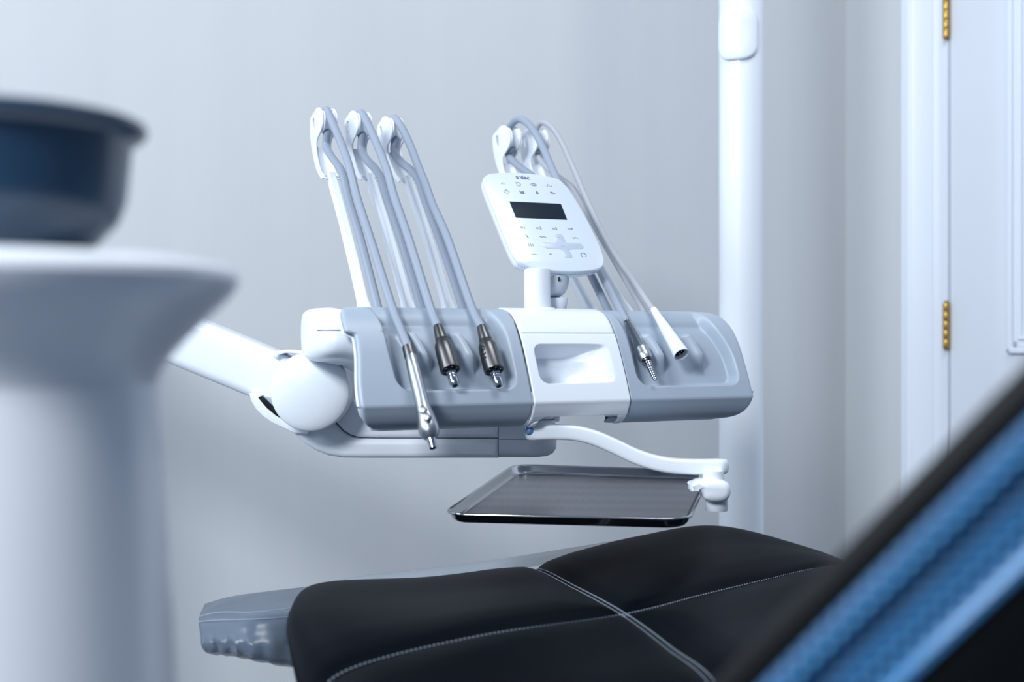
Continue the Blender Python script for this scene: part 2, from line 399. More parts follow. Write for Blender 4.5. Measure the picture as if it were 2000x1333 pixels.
# white housing behind the panels, its rounded left end shows
hs = [(-.075, .020), (-.070, .033), (-.058, .0395), (-.030, .0402), (.0, .0385), (.012, .034), (.024, .024), (.034, .010), (.038, -.002), (.034, -.013), (.022, -.020), (.0, -.024), (-.040, -.026), (-.066, -.020), (-.074, -.004)]
hp = crom([(a, b, 0) for a, b in hs], 4, True); hc = V((-.020, .008, 0))
KW = [(-.0515, .02), (-.0512, .38), (-.0500, .60), (-.0470, .78), (-.0420, .90), (-.034, .97), (-.024, 1), (0, 1), (.012, 1), (.025, 1), (.2, 1), (.49, 1), (.497, .9), (.499, .5)]
rows = []
for w_, k in KW:
    low = .014*sm(w_, -.012, .02); rows.append([H(w_, hc.x+(p.x-hc.x)*k-.012, hc.y+(p.y-hc.y)*(.25+.75*k)-low) for p in hp])
obj('housing', grid(rows, True, True), 'white', U, smooth=60)
def housept(w_, z, lift=.0002):              # a point on the front of the housing's left end
    for (a, ka), (b, kb) in zip(KW, KW[1:]):
        if a <= w_ <= b: k = ka+(kb-ka)*(w_-a)/(b-a); break
    best = None
    for p, q in zip(hp, hp[1:]+hp[:1]):
        z0, z1 = hc.y+(p.y-hc.y)*(.25+.75*k), hc.y+(q.y-hc.y)*(.25+.75*k)
        if (z0-z)*(z1-z) <= 0 and z0 != z1:
            m_ = (z-z0)/(z1-z0); d = hc.x+(p.x+(q.x-p.x)*m_-hc.x)*k-.012
            if best is None or d > best: best = d
    return H(w_-lift, (best or 0)+lift, z)
obj('housing_seam', sweep([housept(w_, .0125) for w_ in [-.0500+.0235*i/14 for i in range(15)]], circ(.0006, 6)), 'seam', U)
# hose arms -------------------------------------------------------
ARMS = [  # w, wheel centre px, bar foot px
    (.0370, (638, 238), (716, 603)), (.0840, (706, 243.5), (803, 603)), (.1420, (771, 253), (881, 603)),
    (.3620, (999, 272), (1160, 604)), (.4030, (1052, 275), (1228, 604))]
ref = ARMS[0]; RC = dz(*ref[1], ref[0])
def plate_px(pts, w_): return [tuple(V(dz(x, y, w_))-V(RC)) for x, y in pts]
WPL = ref[0]-.010
outl = plate_px([(622, 210), (626.5, 212), (629.5, 220), (630.5, 232), (630, 245), (627, 256), (623.5, 264.5), (620, 272), (618.5, 281), (618.5, 292), (620, 304), (623.5, 320), (628, 335), (634, 342),
                 (630, 350), (623, 341), (617, 325), (612.5, 305), (609.5, 288), (607.5, 270), (606.5, 250), (607, 235), (609, 228), (613, 222), (618, 213)], WPL)
slot = plate_px([(611.5, 234), (614.5, 231), (615, 240), (614.5, 252), (613, 254), (611.5, 246)], WPL)
hoseparts = []
for k, (w_, wc, ft) in enumerate(ARMS):
    c = V(dz(*wc, w_)); big = 1.0 if k < 3 else 1.12
    tilt = (0, .165, .36, .14, .23)[k]       # the brackets hang at slightly different angles
    def TL_(a, b, cc, s=0, c=c, w_=w_, big=big, tilt=tilt): return H(w_+s+cc, c.x+(a-b*tilt)*big, c.y+b*big)
    arm = obj('hose_arm', join(plate(outl, [slot], lambda a, b, cc: TL_(a, b, cc, -.0112), .0026, .0008, 3),
                               plate([p for p in outl], [slot], lambda a, b, cc: TL_(a, b, cc, .0086), .0026, .0008, 3)), 'white', U)
    # rear web joining the two cheeks, dished into a cup at its foot
    wp = [V(p) for p in plate_px([(618, 285), (618.5, 296), (621, 310), (625, 326), (630, 340), (636, 346)], WPL)]
    path = crom([(p.x, p.y, 0) for p in wp], 5); rows = []
    for p in path: rows.append([TL_(p.x-.0022*math.cos(q/8*PI-PI/2), p.y-.001, 0, -.0105+.021*q/8) for q in range(9)])
    obj('cable_cup', grid(rows), 'white', arm, solid=.0016)
    # pulley wheel between the cheeks
    r = .0150*big
    pr = [(0, r*.5), (0, r), (.05, r*1.03), (.12, r*1.0), (.25, r*.86), (.5, r*.78), (.75, r*.86), (.88, r*1.0), (.95, r*1.03), (1, r), (1, r*.5)]
    obj('pulley', lathe(H(w_-.0080, c.x, c.y), H(w_+.0080, c.x, c.y), pr, 40), 'white', arm)
    # the bar
    b1 = V(plate_px([(647, 345)], ref[0])[0]); A = TL_(b1.x, b1.y, 0)
    fd, fz = dz(*ft, w_); B = H(w_, fd, fz-.012); t_ = (B-A)
    bow = ED*.0045
    path = [A-t_*.022, A-t_*.014, A+t_*.08+bow*.3, A+t_*.2+bow*.7, A+t_*.35+bow, A+t_*.5+bow, A+t_*.65+bow*.9, A+t_*.88+bow*.3, A+t_*.94, B]
    obj('arm_bar', sweep(path, rrect(.0125, .0120, .0030, 4), EW, True, [.45, .92, 1, 1, 1, 1.04, 1.05, 1.08, 1.35, 1.5]), 'white', arm, smooth=60)

def hose_pts(k, front, back, r=.0165):
    w_, wc, ft = ARMS[k]; c = V(dz(*wc, w_)); big = 1 if k < 3 else 1.12; r *= big
    R = lambda a, rr=1: H(w_, c.x+r*rr*math.cos(math.radians(a)), c.y+r*rr*math.sin(math.radians(a)))
    return [onw(x, y, w_) for x, y in back]+[R(-85, .82), R(-130, .8), R(180, .8), R(130, .85)]+([R(90, .95)] if k < 3 else [R(100, 1.15)])+[onw(x, y, w_) for x, y in front]
def rpx(r, w_, x, y): d, z = dz(x, y, w_); return r*(HO.y+st*w_-ct*d)/F

# ------------------------------------------------------------------ the five handpieces, each with its own hose
def handpiece(k, name, label, cat, group, front, back, tr_, tmat, r2=None):
    w_ = ARMS[k][0]; p = onw(*front[-1], w_)
    t = thing(name, p, label, cat, group)
    path = crom(hose_pts(k, front, back), 8)
    obj('hose', sweep(path, circ(tr_, 14), None, True), tmat, t)
    return t, w_
def lpx(w_, A, B, prof, n=28):               # lathe whose stations are given as (pixel fraction, pixel radius)
    a, b = onw(*A, w_), onw(*B, w_); rr = rpx(1, w_, *A)
    return lathe(a, b, [(q, r*rr) for q, r in prof], n)
G = 'handpieces hung on the delivery head'
t, w_ = handpiece(0, 'air_water_syringe', 'brushed steel syringe with two round buttons, hanging nearest the big round joint', 'dental handpiece', G,
    [(652, 246), (664, 274), (678, 312), (686, 340), (698, 388), (724, 468), (766, 600), (799, 684)], [(742, 616), (723, 540), (703, 462), (681, 390), (672, 350), (666, 332), (657, 319), (645, 302), (637, 284)], .0053, 'tube')
A, B = (798, 680), (846, 876); rr = rpx(1, w_, *A)
body = obj('body', lpx(w_, A, (831, 815), [(0, 6), (0, 11), (.13, 11.6), (.135, 11.9), (.3, 12.6), (.55, 13.4), (.7, 13.0), (.82, 13.2), (1, 16.5), (1, 4)]), 'shaft', t)
obj('collar', lpx(w_, (797, 677), (802, 698), [(0, 7), (0, 11.6), (.2, 12.2), (1, 12.4), (1, 8)]), 'titan', t)
hd = obj('head', lpx(w_, (828, 800), (842, 858), [(0, 8), (0, 14), (.1, 16), (.35, 18.5), (.6, 20.5), (.78, 20), (.9, 16.5), (1, 10), (1, 4)]), 'shaft', t)
ax = (onw(842, 858, w_)-onw(828, 800, w_)).normalized(); fr = (V((-.1, -1, .18))); fr = (fr-ax*fr.dot(ax)).normalized()
for (bx, by) in ((830.5, 808), (838, 822)):
    c = onw(bx, by, w_)+EW*(.000); n_ = fr
    obj('button', lathe(c+n_*(.006), c+n_*(.0128), [(0, .0046), (.84, .0046), (.90, .0036), (.96, .0044), (1, .0040), (1, .0004)], 20), 'shaft', hd, label='round push button')
nz = obj('nozzle', lpx(w_, (839, 846), (846, 876), [(0, 8), (0, 10.5), (.35, 10), (.9, 7.5), (1, 7), (1, 4.5)]), 'chrome', t)
obj('nozzle_bore', lpx(w_, (845.2, 872.6), (846.15, 876.6), [(0, 4.4), (1, 4.4)]), 'rubber', nz)

def motor(k, x0, y0, name, label, front, back):
    t, w_ = handpiece(k, name, label, 'dental handpiece', G, front, back, .0055, 'tube')
    A = (x0, y0); P = lambda q: (x0+34*q, y0+117*q)
    m1 = obj('body', lpx(w_, P(0), P(.74), [(0, 5), (0, 9), (.04, 10), (.30, 12.6), (.34, 12.8), (.40, 16), (.46, 18), (.6, 18.8), (.97, 20), (1, 19.6), (1, 16.5), (.93, 16)]), 'titan', t)
    obj('groove_ring', lpx(w_, P(.232), P(.244), [(0, 12), (0, 13.0), (1, 13.2), (1, 12)]), 'dark', m1)
    obj('socket', lpx(w_, P(.70), P(.735), [(0, 15.9), (1, 15.9), (1, 9)]), 'rubber', m1)
    for j in range(6):
        an = 2*PI*j/6; a = onw(*P(.71), w_); b = onw(*P(.76), w_); axx = (b-a).normalized(); s = axx.orthogonal().normalized(); u = axx.cross(s)
        q = a+(s*math.cos(an)+u*math.sin(an))*rpx(12.5, w_, *A)
        obj('contact_pin', lathe(q, q+axx*.0030, [(0, .0009), (.8, .0009), (1, .0004)], 8), 'chrome', m1)
    s = obj('drive_spigot', lpx(w_, P(.70), P(1), [(0, 9.5), (.25, 9.5), (.27, 8), (.40, 8), (.42, 9.2), (.47, 9.2), (.49, 8), (.54, 8), (.56, 9.4), (.86, 9.2), (.95, 8), (1, 6.8), (1, 4.6)]), 'chrome', t)
    obj('bore', lpx(w_, P(.975), P(1.006), [(0, 4.8), (1, 5.0)]), 'rubber', s)
    for j in (0, 1): obj('seal_ring', lpx(w_, P(.79+.045*j), P(.803+.045*j), [(0, 7), (.0, 9.3), (1, 9.3), (1, 7)]), 'inkblue', s)
    return t, w_, P, A
motor(1, 855, 637, 'electric_motor', 'dark titanium motor handpiece in the middle of the three hanging together', [(720, 246), (735, 279), (750, 317), (758, 340), (770, 385), (798, 466), (840, 600), (856, 642)],
      [(826, 614), (806, 545), (782, 466), (756, 390), (744, 349), (732, 329), (718, 314), (706, 294)])
t, w_, P, A = motor(2, 940.5, 638, 'electric_motor', 'dark titanium motor handpiece nearest the white grip module', [(785, 250), (801, 284), (816, 323), (830, 358), (845, 400), (874, 466), (920, 598), (942, 643)],
      [(908, 614), (884, 540), (858, 466), (832, 396), (817, 351), (803, 333), (783, 316), (770, 296)])
# markings on the second motor
a = onw(*P(.36), w_); b = onw(*P(.62), w_); axx = (b-a).normalized(); side = axx.cross(V((0, -1, 0))).normalized()
fr = side.cross(axx).normalized(); fr = fr if fr.y < 0 else -fr
def TM(u, v, c, a=a+(b-a)*.42, axx=axx, side=side, fr=fr, R=rpx(19.3, w_, *A)):
    an = (-v)/R+math.radians(-28) ; s_ = side if side.x > 0 else -side
    return a+axx*u+(s_*math.sin(an)+fr*math.cos(an))*(R+c)
obj('lettering', text('CE 3 4', .0068, TM, .00025, .02), 'rubber', t)

t, w_ = handpiece(3, 'turbine_coupling', 'bright chrome coupling with a ribbed tapering tip, beside the white grip module', 'dental handpiece', G,
    [(1011, 233.5), (1026, 238), (1043, 256), (1062, 292), (1085, 345), (1130, 440), (1180, 545), (1224, 630)], [(1192, 615), (1150, 530), (1100, 440), (1065, 375), (1040, 345), (1017, 328), (1000, 312), (993, 300)], .0056, 'tube')
obj('sleeve', lpx(w_, (1222, 624), (1254, 686), [(0, 4), (0, 6.8), (.10, 7.2), (.11, 7.8), (.30, 8.5), (.31, 9.2), (.7, 11.0), (1, 12.2), (1, 6)], 10), 'chrome', t, smooth=20)
cl = obj('collar', lpx(w_, (1252, 681), (1263, 704), [(0, 8), (0, 13.6), (.1, 14.4), (.22, 13.9), (.3, 14.6), (.42, 14.0), (.5, 14.8), (.8, 14.3), (1, 12.6), (1, 6)]), 'shaft', t)
pr = []
for j in range(11):
    q = .04+.088*j; r = 8.3*(1-q)+4.0*q; pr += [(q, r), (q+.045, r), (q+.052, r*.62), (q+.082, r*.62)]
obj('ribbed_tip', lpx(w_, (1261, 699), (1280, 743), [(0, 4), (0, 8)]+pr+[(1, 3.2), (1, 1.5)]), 'chrome', t)
obj('seat_ring', lpx(w_, (1260.5, 698), (1263.5, 706), [(0, 9), (0, 12.4), (.5, 12.4), (.55, 10.5), (1, 9.6), (1, 5)]), 'titan', t)

t, w_ = handpiece(4, 'curing_light', 'white flared handpiece with an open round mouth, resting beside the chrome coupling', 'dental handpiece', G,
    [(1060, 239.5), (1078, 250), (1095, 275), (1118, 325), (1150, 400), (1190, 480), (1236, 548), (1280, 612)], [(1262, 615), (1212, 530), (1160, 440), (1133, 390), (1115, 364), (1090, 345), (1065, 325), (1050, 303)], .0042, 'tube2')
bd = obj('body', lpx(w_, (1276, 604), (1331, 693), [(0, 3), (0, 6), (.03, 7), (.2, 8), (.38, 10), (.40, 10.4), (.7, 13), (1, 15.8), (1.005, 15.2), (1.0, 13.4), (.95, 12.8), (.9, 12.4)]), 'white', t)
obj('mouth', lpx(w_, (1324, 682), (1326.5, 685.6), [(0, 12.6), (1, 12.6), (1, 3)]), 'rubber', bd)
for dx_, dy_ in ((-4, -1), (3, -2), (0, 4)):
    obj('contact_pin', lpx(w_, (1325+dx_, 683+dy_), (1329+dx_, 689+dy_), [(0, 2), (.8, 2), (1, 1)], 8), 'chrome', bd)

# control pad -------------------------------------------------------
wB = wof(1003, -.012); Bp = onw(1003, 520, wB); Tp = onw(943, 343, wB)
upv = (Tp-Bp).normalized(); PN = EW.cross(upv).normalized(); PN = PN if PN.y < 0 else -PN
def onpad(x, y):                              # the pad's own 2-D coordinates of a point seen at x, y
    r_ = V(((x-1000)/F, 1, (666.5-y)/F)); e = V((0, 0, EYE)); k = (Bp-e).dot(PN)/r_.dot(PN); q = e+r_*k-Bp
    return (q.dot(EW), q.dot(upv))
def TP(a, b, c): return Bp+EW*a+upv*b+PN*c
op = [onpad(*p) for p in ((944, 352), (948, 343.5), (958, 338.5), (975, 337), (1000, 336.5), (1025, 337.5), (1052, 340.5), (1078, 345.5), (1092, 350), (1101, 357), (1109, 366), (1125, 390), (1145, 425),
      (1160, 455), (1172, 480), (1179, 500), (1180.5, 511), (1178, 519), (1171, 525), (1158, 528), (1135, 530.5), (1108, 531), (1078, 529), (1050, 524.5), (1030, 519.5), (1015, 513), (1008, 506), (1000, 492), (985, 458), (965, 408), (950, 371))]
pad = obj('control_pad', plate(op, [], lambda a, b, c: TP(a, b, c-.007), .007, .0022, 3), 'whitepad', U, label='white control pad with a small dark screen and printed keys')
cxp = sum(p[0] for p in op)/len(op); cyp = sum(p[1] for p in op)/len(op)
def shr(k, pts=op): return [(cxp+(a-cxp)*k, cyp+(b-cyp)*k) for a, b in pts]
rows = []
for c, k in ((-.0070, .985), (-.0076, .995), (-.012, .985), (-.017, .955), (-.020, .90), (-.021, .70)):
    rows.append([TP(p.x, p.y, c) for p in crom([(a, b, 0) for a, b in shr(k)], 3, True)])
obj('back_shell', grid(rows, True, True), 'white', pad)
a, b = onpad(1098, 536)
obj('stylus_notch', box(TP(a, b+.0015, -.0120), (.0024, .0075, .006), (EW, upv, PN)), 'dark', pad, smooth=0)
sc = [onpad(*p) for p in ((995, 394), (1095, 398.5), (1107.5, 429.5), (1007.5, 425.5))]
obj('screen', plate(sc, [], lambda a, b, c: TP(a, b, c), .0005, .0001), 'screen', pad, label='dark blue-grey display')
def ptxt(body, x, y, size, m='ink', bold=0, name='lettering', rot=0):
    a0, b0 = onpad(x, y)
    return obj(name, text(body, size, lambda a, b, c: TP(a0+a*math.cos(rot)-b*math.sin(rot), b0+a*math.sin(rot)+b*math.cos(rot), c), .0003, bold), m, pad, smooth=0)
ptxt('a dec', 1020.5, 347, .0098, 'inkblue', .022); ptxt('\u00b0', 1014.5, 347.5, .0080, 'inkblue')
ptxt('n1', 982, 358.5, .0058)
for i, x in enumerate((1021, 1052, 1083, 1113.5)): ptxt('m%d' % (i+1), x, (445, 446, 447, 447.5)[i], .0064, bold=.005)
def stroke(pts, wd, x, y, m='ink', closed=False, name='icon'):    # a printed line drawing, pts in mm
    a0, b0 = onpad(x, y); parts = []
    P_ = [(a0+p[0]*.001, b0+p[1]*.001) for p in pts]
    if closed: P_.append(P_[0])
    for (ax_, ay_), (bx_, by_) in zip(P_, P_[1:]):
        dx, dy = bx_-ax_, by_-ay_; L_ = math.hypot(dx, dy) or 1e-6; nx, ny = -dy/L_*wd*.0005, dx/L_*wd*.0005
        parts.append(([TP(ax_+nx, ay_+ny, .0003), TP(bx_+nx, by_+ny, .0003), TP(bx_-nx, by_-ny, .0003), TP(ax_-nx, ay_-ny, .0003)], [(0, 1, 2, 3)]))
    return obj(name, join(*parts), m, pad, smooth=0)
arcp = lambda cx, cy, r, a0, a1, n=10, ry=None: [(cx+r*math.cos(math.radians(a0+(a1-a0)*i/n)), cy+(ry or r)*math.sin(math.radians(a0+(a1-a0)*i/n))) for i in range(n+1)]
stroke([(-3, 3), (2.5, 3), (2.5, 1), (4, 0), (2.5, -1), (2.5, -3), (-2, -3), (-3, 3)], .6, 1012, 360)
stroke(arcp(0, 0, 4.5, 0, 360, 16, 2.3)+arcp(0, 0, 2, 0, 360, 10, 1.5), .6, 1042, 361)
stroke([(-4, -2), (-2, -2), (-1, 2), (0, 2), (1, -1), (3, -2), (4, 0), (5, -2)], .5, 1071, 362.5)
stroke(arcp(0, -.5, 4, 160, 380, 12, 2.6)+[(-4, 1), (4, 1)]+[(0, 1), (0, 3), (2, 4)], .6, 989, 374)
stroke([(-3.2, 3), (-2, -3), (3, -3), (3.2, 2)]+[(-2, 0), (3, 0), (3, -1), (-2, -1), (-2, -2), (3, -2)], .9, 1019, 375.5)
stroke([(0, 3), (-1.5, 0), (-1, -2), (1, -2), (1.5, 0), (0, 3)]+[(0, 0), (0, -1.6)], 1.2, 1049, 377)
stroke(arcp(-1, 0, 2.2, 0, 360, 10, 1.8)+[(1, 0), (5, -1.2)]+[(-3, 2.4), (1, 2.4)], .8, 1079, 378)
stroke([(-1.5, 3), (1, 0), (-.5, 0), (2, -3)], .9, 1029.5, 462)
stroke([(-5, .5), (-1, -.5), (1, .6), (5, -.6)], .9, 1060, 463)
stroke([(-4, 0), (-1, -1.5), (1, .8), (5, -1.2)], .8, 1122, 464.5)
for dx in (-3, 0, 3): stroke([(dx-.6, 2.8), (dx+.5, .6), (dx-.3, -.6), (dx+.7, -2.8)], .7, 1036.5, 479)
stroke([(-4, 0), (4, 0)], .5, 1043, 497); stroke([(-2.5, 0), (2.5, 0)]+[(0, 0), (0, 2)], .6, 1075, 497)
stroke(arcp(0, 0, 4.0, -60, 240, 14, 3.4)+[(-3.9, -2.6)], 1.1, 1139.5, 498.5)
cr = [onpad(*p) for p in ((1082, 464), (1085, 459), (1092, 457.5), (1098, 460), (1103, 469), (1107, 474.5), (1128, 475), (1136, 478), (1139.5, 483), (1136, 486.5), (1128, 487), (1112, 488), (1114, 494), (1117.5, 500),
      (1116, 504), (1109, 504), (1103, 502), (1099, 495), (1094, 488), (1088, 486.5), (1070, 486), (1062, 482), (1058, 477), (1061, 474), (1068, 473.8), (1080, 474.5), (1086, 473))]
obj('direction_key', plate(cr, [], lambda a, b, c: TP(a, b, c), .0003, .00005, 2), 'keypad', pad, label='pale grey cross-shaped key')
stroke([(-1.2, 0), (.8, 1.6)], .6, 1065, 480, 'whitepad'); stroke([(-1.2, 0), (.8, -1.6)], .6, 1065, 480, 'whitepad')
stroke([(-2.6, -1), (0, 0), (0, 2.4)], .6, 1099, 481, 'whitepad'); stroke([(2.6, -1), (0, 0)], .6, 1099, 481, 'whitepad')
stroke([(-1, -1), (0, 1), (1, -1)], .6, 1091, 464, 'whitepad')
# its post and knuckle
wp_ = wof(1049, -.018); pz = .040; r = 26*(HO.y+st*wp_+ct*.018)/F
zt = dz(1049, 532, wp_)[1]
obj('pad_post', lathe(H(wp_, -.018, .041), H(wp_, -.018, zt+.004), [(0, r*.5), (0, r), (.97, r), (1, r*.98), (1, 0)], 40), 'white', U, label='stout round post under the pad')
obj('post_base', lathe(H(wp_+.004, -.018, .034), H(wp_+.004, -.018, .0428), [(0, r*1.18), (.85, r*1.18), (1, r*1.12), (1, r*.5)], 40), 'white', U)
wk = wof(1088, -.03)
obj('pad_knuckle', lathe(H(wk-.012, -.040, dz(1088, 545, wk)[1]), H(wk+.016, -.040, dz(1088, 545, wk)[1]), [(0, .0003), (0, .0245), (.15, .026), (.55, .026), (.85, .021), (1, .012), (1, .002)], 32), 'satin', U)
obj('knuckle_pin', lathe(H(wk+.001, -.028, .034), H(wk+.001, -.028, dz(1088, 582, wk)[1]), [(0, .009), (.95, .0125), (1, .012), (1, .002)], 24), 'satin', U)
obj('knuckle_stem', lathe(H(wk, -.040, dz(1088, 560, wk)[1]), TP(.085, .03, -.018), [(0, .012), (1, .014)], 20), 'satin', U)

# link arm under the head -------------------------------------------
YF = 1.545; PXM = YF/F
def TA(y0): return lambda a, b, c: V((a, y0+c, b))
def px2(pts, Y): return [((x-1000)/F*Y, EYE+(666.5-y)/F*Y) for x, y in pts]
lower = px2([(560, 832), (575, 850), (592, 866), (615, 881), (640, 891), (670, 895.5), (720, 896), (850, 896), (974, 896), (974, 857.5), (850, 857.5), (740, 857.5), (700, 857), (682, 852), (668, 843), (655, 828), (610, 815)], YF)
upper = px2([(610, 812), (657, 827), (670, 841.5), (684, 850.5), (701, 855.5), (740, 856), (850, 856), (974, 856), (974, 829), (850, 829), (745, 829), (722, 822), (704, 806), (690, 780), (660, 740), (620, 760)], YF)
obj('link_arm_base', plate(lower, [], TA(YF), .075, .007), 'white', U)
obj('link_arm_cover', plate(upper, [], TA(YF+.0005), .074, .005), 'white', U)
cap = []
for k in range(3): pass
capc = at(1000, 0, YF+.0375); ccx = (1043-1000)/F*YF
def stadium(z, inset, front=YF, back=YF+.075, xr=1087, xl=974):
    rr_ = (back-front)/2-inset; yc = (front+back)/2; x1 = (xr-1000)/F*(yc-.01)-(back-front)/2; x0 = (xl-1000)/F*front
    out = [V((x0, yc+rr_, z)), V((x0, yc-rr_, z))]
    out += [V((x1+rr_*math.cos(a), yc+rr_*math.sin(a), z)) for a in [-PI/2+PI*i/20 for i in range(21)]]
    return out
zz = lambda y: EYE+(666.5-y)/F*YF
rows = [stadium(zz(896.3), .016), stadium(zz(895), .010), stadium(zz(890), .004), stadium(zz(882), .0005), stadium(zz(870), -.0005), stadium(zz(859.5), -.0005), stadium(zz(858.8), .0012)]
obj('link_end_cap', grid(rows, True, True), 'satin', U)
rows = [stadium(zz(858.6), .001), stadium(zz(857.5), -.0005), stadium(zz(850), -.0005), stadium(zz(838), .0005), stadium(zz(832), .003), stadium(zz(829.5), .008)]
obj('link_end_cap', grid(rows, True, True), 'satin', U)
hx = at(1062, 0, 1.575)
obj('swivel_hub', vlathe(hx.x, hx.y, [(0, zz(826)), (.020, zz(826)), (.021, zz(812)), (.021, zz(790)), (0, zz(790))], 32), 'satin', U)
# column between the housing and the link arm at the left
kx = at(697, 0, 1.60)
obj('riser', vlathe(kx.x, kx.y, [(0, zz(830)), (.028, zz(830)), (.029, zz(812)), (.0235, zz(800)), (.021, zz(780)), (.0205, zz(740)), (.022, zz(700)), (.022, zz(670)), (0, zz(670))], 40), 'satin', U)
obj('riser_collar', vlathe(kx.x+.004, kx.y, [(0, zz(813)), (.031, zz(813)), (.031, zz(800)), (0, zz(800))], 40), 'seam', U)
# elbow joint with its big round cap
jc = at(605.5, 766, 1.50); jr = 77.5*1.5/F
obj('joint_cap', lathe(jc+V((0, .030, 0)), jc+V((0, -.010, 0)), [(0, jr*.9), (0, jr), (.70, jr), (.735, jr*.99), (.78, jr*.95), (.84, jr*.85), (.90, jr*.70), (.95, jr*.50), (.985, jr*.27), (1, .0005)], 72), 'white', U, label='big domed white joint cap')
obj('joint_barrel', lathe(jc+V((.001, .028, 0)), jc+V((.004, .125, 0)), [(0, jr*.5), (0, jr*.96), (.9, jr*.96), (1, jr*.9), (1, .002)], 48), 'satin', U)
# flex arm running up towards the mast
FA = [at(612, 768, 1.585), at(480, 713, 1.59), at(330, 651, 1.595), at(150, 577, 1.60), at(-120, 466, 1.61)]
obj('flex_arm', sweep(FA, rrect(.0665, .070, .012, 5), (0, -1, 0)), 'white', U)
msx = FA[-1]
obj('mast', vlathe(msx.x, msx.y+.05, [(0, 0), (.20, 0), (.20, .03), (.06, .06), (.05, .10), (.05, msx.z+.08), (.04, msx.z+.10), (0, msx.z+.10)], 40), 'white', U)
# open bracket shell round the elbow
yk = px2([(486, 769), (490, 783), (499, 799), (513, 814), (532, 827), (556, 838), (572, 846), (600, 850), (610, 838), (580, 832), (558, 824), (538, 812), (520, 797), (508, 783), (502, 775)], 1.54)
obj('elbow_bracket', plate(yk, [], TA(1.54), .06, .0015), 'white', U)
yk2 = px2([(502, 777), (512, 790), (526, 804), (545, 818), (552, 812), (536, 799), (522, 786), (511, 774)], 1.54)
obj('bracket_gasket', plate(yk2, [], TA(1.542), .05, .0005), 'rubber', U)
yk4 = px2([(512, 775), (523, 786), (537, 799), (553, 811), (560, 800), (545, 790), (530, 778)], 1.54)
obj('bracket_insert', plate(yk4, [], TA(1.546), .04, .0005), 'grey', U)
yk3 = px2([(534, 694), (545, 686), (560, 683.5), (580, 684.5), (612, 688), (640, 694), (640, 700), (600, 693), (575, 690), (560, 690), (548, 693), (544, 700)], 1.56)
obj('elbow_bracket', plate(yk3, [], TA(1.545), .05, .0012), 'white', U)

# tray arm -----------------------------------------------------------
ZT = 1.50
tp = [at(x, y, 1.50-.00002*(x-1040)) for x, y in ((1044, 845), (1084, 844), (1125, 846.5), (1162, 856), (1200, 872), (1240, 891), (1280, 904), (1320, 910.5), (1370, 912), (1404, 911.5))]
tpc = crom(tp, 8)
obj('tray_arm', sweep(tpc, rrect(.0182, .024, .0042, 5), (0, -1, 0)), 'white', U, label='white S-curved tray arm')
for p, rr_ in ((tpc[0], .0120), (tpc[-1], .0120)):
    obj('arm_end', lathe(p-EZ*.0086, p+EZ*.0086, [(0, .002), (0, rr_*.75), (.12, rr_*.93), (.3, rr_), (.7, rr_), (.88, rr_*.93), (1, rr_*.75), (1, .002)], 32), 'white', U)
p = tpc[0]+V((.010, .004, 0))
obj('tray_arm_pivot', vlathe(p.x, p.y, [(0, p.z+.006), (.0155, p.z+.006), (.0155, p.z+.0145), (.013, p.z+.016), (.013, p.z+.036), (0, p.z+.036)], 32), 'white', U)
obj('pivot_band', vlathe(p.x, p.y, [(.0136, p.z+.0150), (.0140, p.z+.0150), (.0140, p.z+.0163), (.0130, p.z+.0163)], 32), 'dark', U)
obj('blue_cap', lathe(tpc[0]+V((-.003, -.006, .002)), tpc[0]+V((-.0105, -.0125, .0035)), [(0, .0055), (.5, .0056), (.8, .0046), (.95, .0025), (1, .0004)], 16), mat('blue_cap_plastic', srgb(96, 142, 190), .3), U, label='small blue cap')
q = at(1393, 0, 1.475)
zq = lambda y: EYE+(666.5-y)/F*1.475
obj('drop_post', vlathe(q.x, q.y, [(0, zq(950)), (.0130, zq(950)), (.0128, zq(928)), (.0126, zq(920)), (0, zq(920))], 32), 'white', U)
cl_ = [(p_.x, p_.y) for p_ in crom([(a, b, 0) for a, b in px2([(1350, 960), (1352, 950), (1361, 942), (1376, 938), (1400, 937), (1418, 941), (1426, 952), (1425, 968), (1416, 978), (1400, 981), (1386, 980), (1375, 974), (1369, 963), (1362, 957), (1355, 961)], 1.46)], 3, True)]
cp = obj('tray_clamp', plate(cl_, [], TA(1.450), .046, .0075), 'white', U, label='rounded white tray clamp')
obj('clamp_knob', vlathe(q.x+.004, q.y, [(0, zq(998)), (.013, zq(998)), (.0135, zq(994)), (.0135, zq(975)), (0, zq(975))], 24), 'satin', U)

# ------------------------------------------------------------------ the tray
FL, FR, BR, BL = at(860, 1004, 1.40), at(1348, 1015.5, 1.36), at(1392, 919, 1.68), at(1003, 907, 1.745)
tc_ = (FL+FR+BR+BL)/4
TY = thing('instrument_tray', tc_, 'empty stainless steel tray with a raised rim, held out under the delivery head', 'tray')
def TT(a, b, c):                              # a, b in -1..1 over the tray
    p = FL.lerp(FR, (a+1)/2).lerp(BL.lerp(BR, (a+1)/2), (b+1)/2); return p+EZ*c
hwT, hdT = .1395, .165
def ringT(inset, z, r): return [TT(a/hwT, b/hdT, z) for a, b in rrect(2*(hwT-inset), 2*(hdT-inset), max(r-inset, .004), 8)]
rim = [(0, -.0022), (0, .0), (.0010, .0008), (.0026, .0004), (.0040, -.0012), (.0060, -.0082), (.0085, -.0106), (.0115, -.0114)]
rimm = obj('rim', grid([ringT(i, z, .030) for i, z in rim], True, False), 'traysteel', TY, solid=.0008, smooth=60)
fl = ringT(.0113, -.0113, .030); obj('tray_floor', (fl, [tuple(range(len(fl)))]), 'dimple', TY, smooth=0, solid=.0008)
